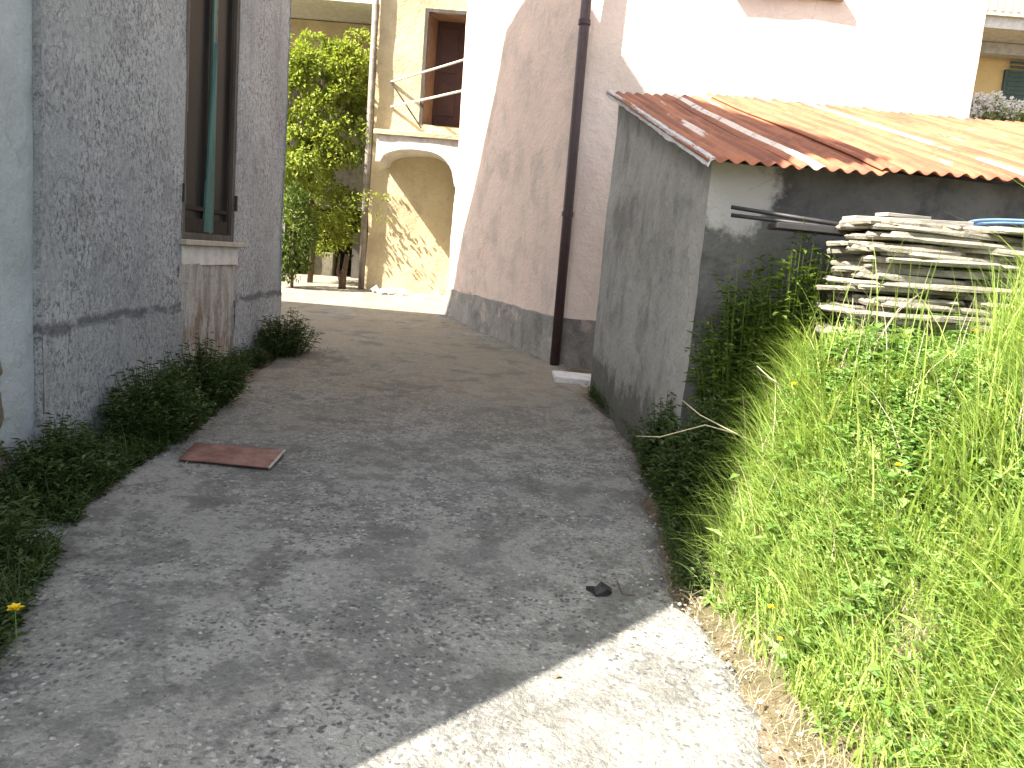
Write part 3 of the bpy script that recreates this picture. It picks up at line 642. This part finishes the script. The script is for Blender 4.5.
while z < top_z:
    th = rs.uniform(.021, .028); frac = (z-1.16)/.64
    x = PX0 + rs.uniform(-.07, .06) + (.04 if frac > .85 else 0); 
    while x < 3.7:
        me = rs.choice(SMs); xsz = max(v.co.x for v in me.vertices)*2
        o = bpy.data.objects.new('flat_stone', me); COL.objects.link(o)
        o.location = (x+xsz/2, PY0+.26+rs.uniform(-.03, .035), z+th/2+rs.uniform(-.003, .003)); o.rotation_euler = (rs.uniform(-.03, .05), rs.uniform(-.025, .025), rs.uniform(-.12, .12))
        rows_.append((lay, o)); 
        tag(o, 'x', 'stone slab', 'stone slabs stacked in front of the shed', 'thing'); x += xsz*rs.uniform(.90, 1.02)
    z += th; lay += 1
PT_ = z
ORD = ['first', 'second', 'third', 'fourth', 'fifth', 'sixth', 'seventh', 'eighth', 'ninth', 'tenth', 'eleventh', 'twelfth', 'thirteenth', 'fourteenth', 'fifteenth', 'sixteenth', 'seventeenth', 'eighteenth', 'nineteenth', 'twentieth', 'twenty-first', 'twenty-second', 'twenty-third', 'twenty-fourth', 'twenty-fifth', 'twenty-sixth', 'twenty-seventh', 'twenty-eighth', 'twenty-ninth', 'thirtieth']
for L_ in range(lay):
    for j, o in enumerate([o for l, o in rows_ if l == L_]):
        o['label'] = '%s slab from the left in the %s layer of the pile' % (ORD[j], 'top' if L_ == lay-1 else ORD[lay-1-L_] + ' highest')
# boards, bars, hose on the pile
def board(name, p, L, D, T, rz_, mat, label, cat, tilt=0):
    m = MB(); m.box((-L/2, -D/2, 0), (L/2, D/2, T)); o = m.build(name, mat, bevel=.003); o.location = p; o.rotation_euler = (0, tilt, rz_); return tag(o, label, cat)
board('grey_board', (1.92, 4.28, PT_+.012), .62, .14, .025, .10, WOODG, 'pale grey board lying across the left end of the slab pile', 'board', -.03)
board('dark_board', (1.62, 4.42, PT_-.06), .66, .20, .03, -.04, IRON, 'blackened board jutting left behind the slab pile', 'board', .02)
board('short_plank', (1.93, 4.36, PT_+.046), .26, .10, .018, .25, WOODG, 'short pale plank on top of the grey board', 'board', .0)
for k, (ya, lb) in enumerate(((207, 'black iron bar in front of the shed wall, upper of the two'), (215, 'black iron bar in front of the shed wall, lower of the two'))):
    a = at(731, ya, 4.46); b = at(812, ya+13-k*3, 4.36); m = MB(); m.tube([a, b, b+(b-a)*.6], .011, 8); tag(m.build('iron_bar', IRON, smooth=True), lb, 'iron bar')
m = MB(); pts = []
for i in range(40):
    t = i/39; ang = pi*(1.02-.9*t); pts.append((2.70+.46*cos(ang), 4.30+.12*sin(ang)*1.0, PT_+.035+.055*sin(ang)))
m.tube(pts, .008, 8); 
pts2 = [(p[0]+.04, p[1]+.03, p[2]-.012) for p in pts]; m.tube(pts2, .008, 8)
tag(m.build('hose', HOSE, smooth=True), 'blue hose looped on top of the slab pile, right edge', 'hose')

# ------------------------------------------------------------ small things on the lane
a, b, c, d = [at(*q) for q in ((0, 0, 1),)*4]
def gpt(px, py):
    v = Fv + RTv*((px-512)/FPX) + UPv*((384-py)/FPX); t = 1.5/(.05*v.y-v.z); return CAM+v*t
P4 = [gpt(178, 463), gpt(268, 472), gpt(283, 455), gpt(196, 446)]
m = MB(); up = Vector((0, 0, 1)); bt = [p+up*.012 for p in P4]; tp = [p+up*(.03 if i != 3 else .024) for i, p in enumerate(P4)]
cen = sum((Vector(p) for p in P4), Vector())/4
N_ = 8; vs = []
for j in range(N_+1):
    for i in range(N_+1):
        u, v = i/N_, j/N_; p = tp[0]*(1-u)*(1-v)+tp[1]*u*(1-v)+tp[2]*u*v+tp[3]*(1-u)*v; vs.append(wob(p, .005, 5))
m.add(vs, [(j*(N_+1)+i, j*(N_+1)+i+1, (j+1)*(N_+1)+i+1, (j+1)*(N_+1)+i) for j in range(N_) for i in range(N_)])
pr = empty('steel_plate', tuple(cen), 'flat rusty red steel plate lying on the lane by the left weeds', 'metal plate')
o = m.build('plate', PLATE, pr, smooth=True); q = o.modifiers.new('t', 'SOLIDIFY'); q.thickness = .012
m = MB(); m.tube([tp[1]+Vector((.008, -.004, -.002)), tp[1].lerp(tp[2], .5)+Vector((.01, 0, 0)), tp[2]+Vector((.008, 0, -.002))], .008, 6); m.build('chipped_edge', PLATEL, pr)
m = MB()
bmx = bmesh.new(); bmesh.ops.create_icosphere(bmx, subdivisions=3, radius=.1); m.add([wob((v.co.x*.9-2.48, v.co.y*.9+3.80, v.co.z*.8+.80), .035, 6) for v in bmx.verts], [tuple(v.index for v in f.verts) for f in bmx.faces])
m.add([wob((v.co.x*1.1-2.49, v.co.y*1.1+3.78, v.co.z*1.7+.60), .04, 6, 4) for v in bmx.verts], [tuple(v.index for v in f.verts) for f in bmx.faces]); m.add([wob((v.co.x*1.4-2.48, v.co.y*1.4+3.78, v.co.z*2.1+.30), .04, 6, 8) for v in bmx.verts], [tuple(v.index for v in f.verts) for f in bmx.faces]); bmx.free()
tag(m.build('boundary_stone', STONEW, smooth=True), 'rough brown stones piled against the bluish wall at the left edge', 'stones', kind='thing')
# black scrap and twig
c = gpt(600, 594); m = MB(); n = 9; pts = [(c.x+.048*cos(2*pi*i/n)*(1+.35*sin(i*2.1)), c.y+.04*sin(2*pi*i/n)*(1+.3*cos(i*3)), c.z+.012+.012*((i*7) % 3)) for i in range(n)]
m.add([(c.x, c.y, c.z+.032)]+pts+[(p[0], p[1], c.z+.004) for p in pts], [(0, i+1, (i+1) % n+1) for i in range(n)]+[(i+1, n+1+i, n+1+(i+1) % n, (i+1) % n+1) for i in range(n)])
tag(m.build('plastic_scrap', BLACKP), 'small crumpled black scrap on the shaded lane', 'litter')
m = MB(); a = gpt(617, 583); b = gpt(622, 596); c = gpt(634, 597); m.tube([a+up*.008, b+up*.006, c+up*.01], .003, 5); tag(m.build('twig', BRANCH), 'thin bent dark twig beside the black scrap', 'twig')
p = gpt(574, 379); m = MB(); m.box((p.x-.2, p.y-.22, p.z-.05), (p.x+.22, p.y+.25, p.z+.035)); m.v = [tuple(wob(v, .02, 4)) for v in m.v]
tag(m.build('doorstep_slab', WHITEP, bevel=.012), 'low pale slab between the shed and the drainpipe', 'slab', kind='thing')
# loose pebbles & grit
m = MB()
for k in range(1150):
    if k < 330: y = 2+abs(rng.normal())*2.2; x = lane_r(y)+rng.normal()*.09
    elif k < 650: y = rng.uniform(2.4, 9); x = -1.95+rng.normal()*.14
    elif k < 850: y = rng.uniform(8.9, 12.2); x = lerp(y, LY, LR)-abs(rng.normal())*.1
    else: y = rng.uniform(1.8, 8); x = rng.uniform(-1.9, .8)
    r = rng.uniform(.003, .010)
    p = Vector((x, y, lane_z(x, y)+r*.25)); ax = [rv()*r*rng.uniform(.6, 1.1) for _ in range(6)]
    vv = [p+Vector((r, 0, 0))+ax[0]*.4, p+Vector((0, r, 0))+ax[1]*.4, p-Vector((r, 0, 0))+ax[2]*.4, p-Vector((0, r, 0))+ax[3]*.4, p+Vector((0, 0, r*.7)), p-Vector((0, 0, r*.7))]
    m.add(vv, [(0,1,4),(1,2,4),(2,3,4),(3,0,4),(1,0,5),(2,1,5),(3,2,5),(0,3,5)])
tag(m.build('gravel', m_simple('grit', (.40, .38, .34), (.24, .22, .20), 30)), 'loose grit and pebbles along the lane edges', 'gravel', kind='stuff')

m = MB()
for k in range(420):
    if k < 200: y = rng.uniform(3.2, 7.4); x = lane_r(y)-abs(rng.normal())*.10
    elif k < 300: y = rng.uniform(8.9, 12.2); x = lerp(y, LY, LR)-abs(rng.normal())*.12
    elif k < 380: y = rng.uniform(2.5, 8.6); x = lx(y)+.45+abs(rng.normal())*.16
    else: y = rng.uniform(2.5, 10); x = rng.uniform(-1.6, .6)
    if x > lane_r(y)+.1: continue
    m.leaf(Vector((x, y, lane_z(x, y)+.004)), Vector((rng.normal(), rng.normal(), .12)), Vector((0, 0, 1)), rng.uniform(.012, .035), rng.uniform(.008, .018))
tag(m.build('fallen_leaves', m_leaf('dead_leaf', [(.12, .08, .04), (.20, .14, .07), (.07, .05, .03)], .1)), 'dead leaves and bits of litter along the lane edges', 'leaves', kind='stuff')

# ------------------------------------------------------------ grass and weeds
class Blades:
    def __init__(s): s.v = []; s.f = []; s.n = 0
    def blades(s, P, L, W, lean, az, seg=4):
        "many blades at once: P (n,3), L, W, lean, az (n,)"
        n = len(P); dirx, diry = np.cos(az), np.sin(az); sx, sy = -diry, dirx
        tw = rng.uniform(-.9, .9, n); cx, sxn = np.cos(tw), np.sin(tw)
        sx, sy = sx*cx-sy*sxn, sx*sxn+sy*cx
        rows = []
        for k in range(seg+1):
            t = k/seg; hx = L*lean*(t**1.9); hz = L*np.sqrt(np.clip(t*t-(lean*t**1.9)**2*.75, 0.0, 9))
            hz = np.maximum(hz, L*t*.15)
            wv = W*(1-t**1.6)*.5 + (.0002)
            c = P+np.stack([dirx*hx, diry*hx, hz], 1)
            if k < seg: rows.append(c+np.stack([sx*wv, sy*wv, 0*wv], 1)); rows.append(c-np.stack([sx*wv, sy*wv, 0*wv], 1))
            else: rows.append(c)
        V = np.stack(rows, 1); m = V.shape[1]; s.v.append(V.reshape(-1, 3))
        loc = [(2*k, 2*k+1, 2*k+3, 2*k+2) for k in range(seg-1)]; tri = (2*(seg-1), 2*(seg-1)+1, 2*seg)
        b = (np.arange(n)*m+s.n)
        for q in loc: s.f.append(np.stack([b+i for i in q], 1))
        s.f.append(np.stack([b+i for i in tri]+[b+tri[2]], 1)); s.n += n*m
    def build(s, name, mat):
        V = np.concatenate(s.v); fl = []
        for F in s.f:
            if (F[:, 2] == F[:, 3]).all(): fl += F[:, :3].tolist()
            else: fl += F.tolist()
        me = bpy.data.meshes.new(name); me.from_pydata(V.tolist(), [], fl); me.update(); me.materials.append(mat)
        o = bpy.data.objects.new(name, me); COL.objects.link(o); return o
def scatter(n, f, y0, y1, x0, x1, zf):
    out = []
    while len(out) < n:
        x, y = rng.uniform(x0, x1), rng.uniform(y0, y1)
        if rng.random() < f(x, y): out.append((x, y, zf(x, y)))
    return np.array(out)
BP = (1.32, 2.47)                                               # worn, straw-covered patch low on the bank
def dens(x, y):
    if x > .74*y+.45 and y > 1.2: return 0
    if y > 3.9 and x > 1.45: return .15 if y < 4.0 else 0
    if y > 4.62: return 0
    t = x-lerp(y, EY, EX)
    if t < 0: return 0
    bare = math.exp(-(((x-BP[0])/.16)**2+((y-BP[1])/.16)**2))
    d = min(1, .12+t*3.4)*(1-.97*bare)*(.55+.9*max(0, noise.noise(Vector((x*3, y*3, 9)))+.35))
    return d/(1+.05*y)
bl = Blades()
P = scatter(30000, dens, 1.3, 4.6, .7, 3.4, bank_z); n = len(P)
t = np.array([x-lerp(y, EY, EX) for x, y, _ in P])
nz = np.array([noise.noise(Vector((p[0]*2.6, p[1]*2.6, 1.7))) for p in P]); nz2 = np.array([noise.noise(Vector((p[0]*1.9+5, p[1]*1.9, 8))) for p in P])
bl.blades(P, np.clip(.85+1.5*nz, .35, 1.7)*rng.gamma(6, .032, n)*np.clip(.45+t*1.6, .4, 1.15)*np.interp(P[:, 1], [3.0, 3.6], [1, .5]), rng.gamma(5, .0014, n)+.002, rng.uniform(.15, .98, n), nz2*9+rng.normal(0, .9, n)+2.4)
# leaning fringe, hanging to the lane
P = scatter(5000, lambda x, y: dens(x, y)*(1 if x-lerp(y, EY, EX) < .5 else 0), 1.3, 4.4, .7, 2.4, bank_z); n = len(P)
bl.blades(P, rng.uniform(.14, .34, n), rng.uniform(.003, .007, n), rng.uniform(.5, 1.0, n), rng.normal(pi, .9, n))
# the rest of the bank, mostly outside the frame
def dens_far(x, y): return 0 if (x < .70*y+.40 and y > 1.2) or (y > 3.95 and x < 4) or x-lerp(y, EY, EX) < .1 else .9
P = scatter(14000, dens_far, -2.5, 4.6, .8, 6.5, bank_z); n = len(P)
bl.blades(P, rng.gamma(6, .032, n), rng.uniform(.006, .014, n), rng.uniform(.2, .98, n), rng.uniform(0, 2*pi, n), 3)
# taller seed-stalk grass at the right, before the pile
def tall(x, y): return dens(x, y)*(1 if (x/y > .57 and y > 2.6) else .10)
P = scatter(1500, tall, 2.3, 3.9, 1.3, 3.0, bank_z); n = len(P)
bl.blades(P, rng.uniform(.3, .58, n), rng.uniform(.004, .008, n), rng.uniform(.1, .5, n), rng.uniform(0, 2*pi, n), 5)
tag(bl.build('tall_grass', GRASS), 'tall sunlit grass covering the bank on the right', 'grass', kind='stuff')
st = Blades(); P = scatter(1700, lambda x, y: max(math.exp(-(((x-BP[0])/.17)**2+((y-BP[1])/.17)**2)), .28*math.exp(-((x-lerp(y, EY, EX)+.02)/.12)**2)), 1.4, 3.6, .7, 1.8, bank_z); n = len(P)
st.blades(P+np.array([0, 0, .004]), rng.uniform(.03, .13, n), rng.uniform(.001, .0022, n), rng.uniform(.9, 1.05, n), rng.uniform(0, 2*pi, n), 3)
P = scatter(260, dens, 1.6, 4.0, .8, 2.9, bank_z); n = len(P)
st.blades(P, rng.uniform(.2, .5, n), rng.uniform(.002, .004, n), rng.uniform(.2, .95, n), rng.uniform(0, 2*pi, n), 4)
tag(st.build('straw', STRAWM), 'dry straw scattered on the bare edge of the bank', 'straw', kind='stuff')

def herb(mb, p, H, n, L, W, lean=.3, droop=.2):
    a = rng.uniform(0, 2*pi); ln = Vector((cos(a), sin(a), 0))*lean*rng.random()*H; top = p+ln+Vector((0, 0, H))
    for k in range(n):
        t = (k+1)/n; q = p.lerp(top, t)-Vector((0, 0, droop*H*t*t*.3)); b = a+k*2.4+rng.normal()*.3
        mb.leaf(q, Vector((cos(b), sin(b), rng.uniform(-.3, .8))), Vector((0, 0, 1)), L*(1.15-.5*t)*rng.uniform(.7, 1.3), W*rng.uniform(.7, 1.2))
hb = MB()
P = scatter(2700, dens, 1.4, 4.5, .7, 3.2, bank_z)
for q in P:
    tt = q[0]-lerp(q[1], EY, EX); herb(hb, Vector(q), rng.uniform(.07, .22)*min(1.1, .5+tt*1.5)*lerp(q[1], [3.0, 3.5], [1, .5]), int(rng.integers(7, 15)), .040, .019)
P = scatter(230, dens, 1.5, 3.8, .8, 2.8, bank_z)
for q in P: herb(hb, Vector(q), rng.uniform(.05, .2), 7, rng.uniform(.06, .13), .04, .3)
# feathery vetch fronds
P = scatter(230, dens, 1.5, 4.0, .8, 2.8, bank_z)
for q in P:
    a = rng.uniform(0, 2*pi); d = Vector((cos(a), sin(a), .2)); s0 = Vector(q)+Vector((0, 0, rng.uniform(.08, .22))); sd = Vector((-d.y, d.x, .1))
    for k in range(13):
        c_ = s0+d*.012*k+Vector((0, 0, -.00045*k*k))
        for sg in (-1, 1): hb.leaf(c_, sd*sg+d*.5, up, .026*(1-k/20), .007)
tag(hb.build('bank_herbs', HERB), 'small leafy herbs and vetch among the grass on the bank', 'herbs', kind='stuff')

# shaded weeds
wd = MB()
def weeds_region(mb, n, fx, H, L, W, leafn=11):
    for k in range(n):
        x, y, zz, hh = fx(); herb(mb, Vector((x, y, zz)), H*hh*rng.uniform(.4, 1.2), leafn, L, W, .6)
def leftx():
    while True:
        y = 2.2+rng.random()**1.2*5.4; x0 = lx(max(y, 2)); prof = lerp(y, [2.2, 3.0, 3.7, 4.3, 5.0, 6.0, 7.0, 8.6], [.86, .62, .42, .38, .42, .36, .24, .15]); d = rng.random()*prof
        if noise.noise(Vector((x0+d, y, 0))*1.6) > -.3: return x0+.03+d, y, gz(y), (1-.55*d/prof)
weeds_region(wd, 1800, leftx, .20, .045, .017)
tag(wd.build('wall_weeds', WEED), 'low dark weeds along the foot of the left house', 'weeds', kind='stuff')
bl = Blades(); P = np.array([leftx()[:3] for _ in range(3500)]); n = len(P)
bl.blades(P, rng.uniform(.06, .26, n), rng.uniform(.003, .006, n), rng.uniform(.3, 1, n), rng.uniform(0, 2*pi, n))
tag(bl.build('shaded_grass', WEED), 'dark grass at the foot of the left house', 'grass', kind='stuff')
def clump(name, c, rad, H, n, L, W, label, mat=WEED, cat='weed', group=None):
    root = empty(name, c, label, cat, group); mb = MB(); st = MB(); c = Vector(c)
    for k in range(n):
        a = rng.uniform(0, 2*pi); r = rng.random()**.6; p = c+Vector((cos(a)*rad[0]*r*.5, sin(a)*rad[1]*r*.5, 0)); 
        h = H*(1-.45*r*r)*rng.uniform(.6, 1.15); e = c+Vector((cos(a)*rad[0]*r, sin(a)*rad[1]*r, h)); st.tube([p, p.lerp(e, .6)+Vector((0, 0, h*.1)), e], [.004, .003, .0015], 3, False)
        for q in range(26):
            t = .15+.85*q/26; b = rng.uniform(0, 2*pi); mb.leaf(p.lerp(e, t)+rv()*.03, Vector((cos(b), sin(b), rng.uniform(-.2, .6))), up, L*rng.uniform(.6, 1.2), W*rng.uniform(.7, 1.2))
    st.build('stem', mat, root); mb.build('foliage', mat, root); return root
GL = 'weed clumps along the left house'
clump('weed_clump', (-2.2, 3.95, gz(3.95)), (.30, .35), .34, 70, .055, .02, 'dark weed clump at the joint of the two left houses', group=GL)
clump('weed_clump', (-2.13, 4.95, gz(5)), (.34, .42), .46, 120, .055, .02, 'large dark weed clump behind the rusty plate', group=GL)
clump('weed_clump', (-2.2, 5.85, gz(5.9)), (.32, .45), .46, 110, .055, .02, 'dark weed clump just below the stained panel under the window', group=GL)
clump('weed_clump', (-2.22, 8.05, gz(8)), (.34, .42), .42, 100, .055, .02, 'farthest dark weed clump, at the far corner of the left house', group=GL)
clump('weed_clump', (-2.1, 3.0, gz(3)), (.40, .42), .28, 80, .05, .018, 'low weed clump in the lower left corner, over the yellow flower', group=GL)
GR = 'shaded plants between the shed and the bank'
clump('shrub', (1.22, 4.42, .55), (.30, .26), 1.0, 150, .07, .028, 'tall leafy plant in front of the shed front wall', DARKL, 'shrub', GR)
clump('shrub', (1.45, 4.40, .85), (.30, .22), .88, 110, .07, .022, 'feathery dark plant at the left end of the slab pile', DARKL, 'shrub', GR)
clump('shrub', (1.02, 4.15, .25), (.28, .35), .62, 140, .06, .024, 'dark weeds at the foot of the sunlit grass bank', WEED, 'shrub', GR)
clump('shrub', (.93, 4.85, .25), (.17, .32), .52, 100, .05, .02, 'dark weeds against the near corner of the shed', WEED, 'shrub', GR)
wd = MB()
def rightx():
    y = rng.uniform(3.3, 7.3); x0 = lane_r(y)+.02
    d = rng.random()*(.20 if y < 4.6 else .10); return x0+d, y, gz(y)+.0, 1 if y < 5 else .6
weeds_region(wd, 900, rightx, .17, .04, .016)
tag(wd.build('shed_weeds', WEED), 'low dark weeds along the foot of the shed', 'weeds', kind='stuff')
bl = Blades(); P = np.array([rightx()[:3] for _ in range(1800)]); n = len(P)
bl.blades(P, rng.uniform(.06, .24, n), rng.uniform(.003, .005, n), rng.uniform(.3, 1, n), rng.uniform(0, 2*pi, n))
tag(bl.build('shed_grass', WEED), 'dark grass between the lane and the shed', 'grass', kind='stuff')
# pale bent stalks arching out of the bank into the shade
for pts, lb in (([(770, 450, 3.75), (735, 433, 3.75), (705, 425, 3.8), (660, 437, 3.9), (636, 436, 3.95)], 'long pale dry stalk arching low over the dark weeds'),
                ([(765, 448, 3.7), (725, 428, 3.7), (700, 415, 3.75), (682, 400, 3.8)], 'shorter pale dry stalk rising above the long one'),
                ([(790, 392, 3.8), (770, 378, 3.8), (757, 366, 3.85)], 'thin pale stalk beside the topmost left yellow flower')):
    m = MB(); m.tube([at(*q) for q in pts], [.003]*(len(pts)-1)+[.0015], 5); tag(m.build('dry_stalk', STRAWM, smooth=True), lb, 'stalk')
# yellow flowers
def yflower(p, label, s=1.):
    p = Vector(p); root = empty('yellow_flower', (p.x, p.y, p.z-.16), label, 'flower', 'small yellow flowers in the grass'); m = MB(); 
    for k in range(5):
        a = k*2*pi/5+p.x*9; m.leaf(p, Vector((cos(a), sin(a), .5)), up, .017*s, .016*s)
        m.leaf(p+Vector((0, 0, .004)), Vector((cos(a+.6), sin(a+.6), .9)), up, .014*s, .012*s)
    m.build('petals', PETALY, root); m = MB(); m.tube([(p.x, p.y, p.z-.16), (p.x+.004, p.y, p.z-.08), p], .0016, 4); m.build('stem', HERB, root)
for px, py, Y, s, lb in ((794, 385, 3.55, 1.1, 'yellow flower at the upper left edge of the sunlit grass'), (948, 355, 3.5, 1.4, 'yellow flower right of centre, below the slab pile'), (976, 332, 3.6, 1.2, 'yellow flower close below the slab pile, highest on the bank'),
                     (917, 455, 2.95, 1.1, 'yellow flower in the middle of the grass bank, right of its pair'), (898, 466, 2.9, .9, 'small yellow flower in the middle of the bank, left of its pair'), (771, 608, 2.75, .9, 'yellow flower low at the edge of the straw'),
                     (780, 640, 2.55, .7, 'tiny yellow flower lowest beside the lane'), (15, 610, 2.42, 1.7, 'large yellow flower in the shade at the lower left')):
    yflower(at(px, py, Y), lb, s)
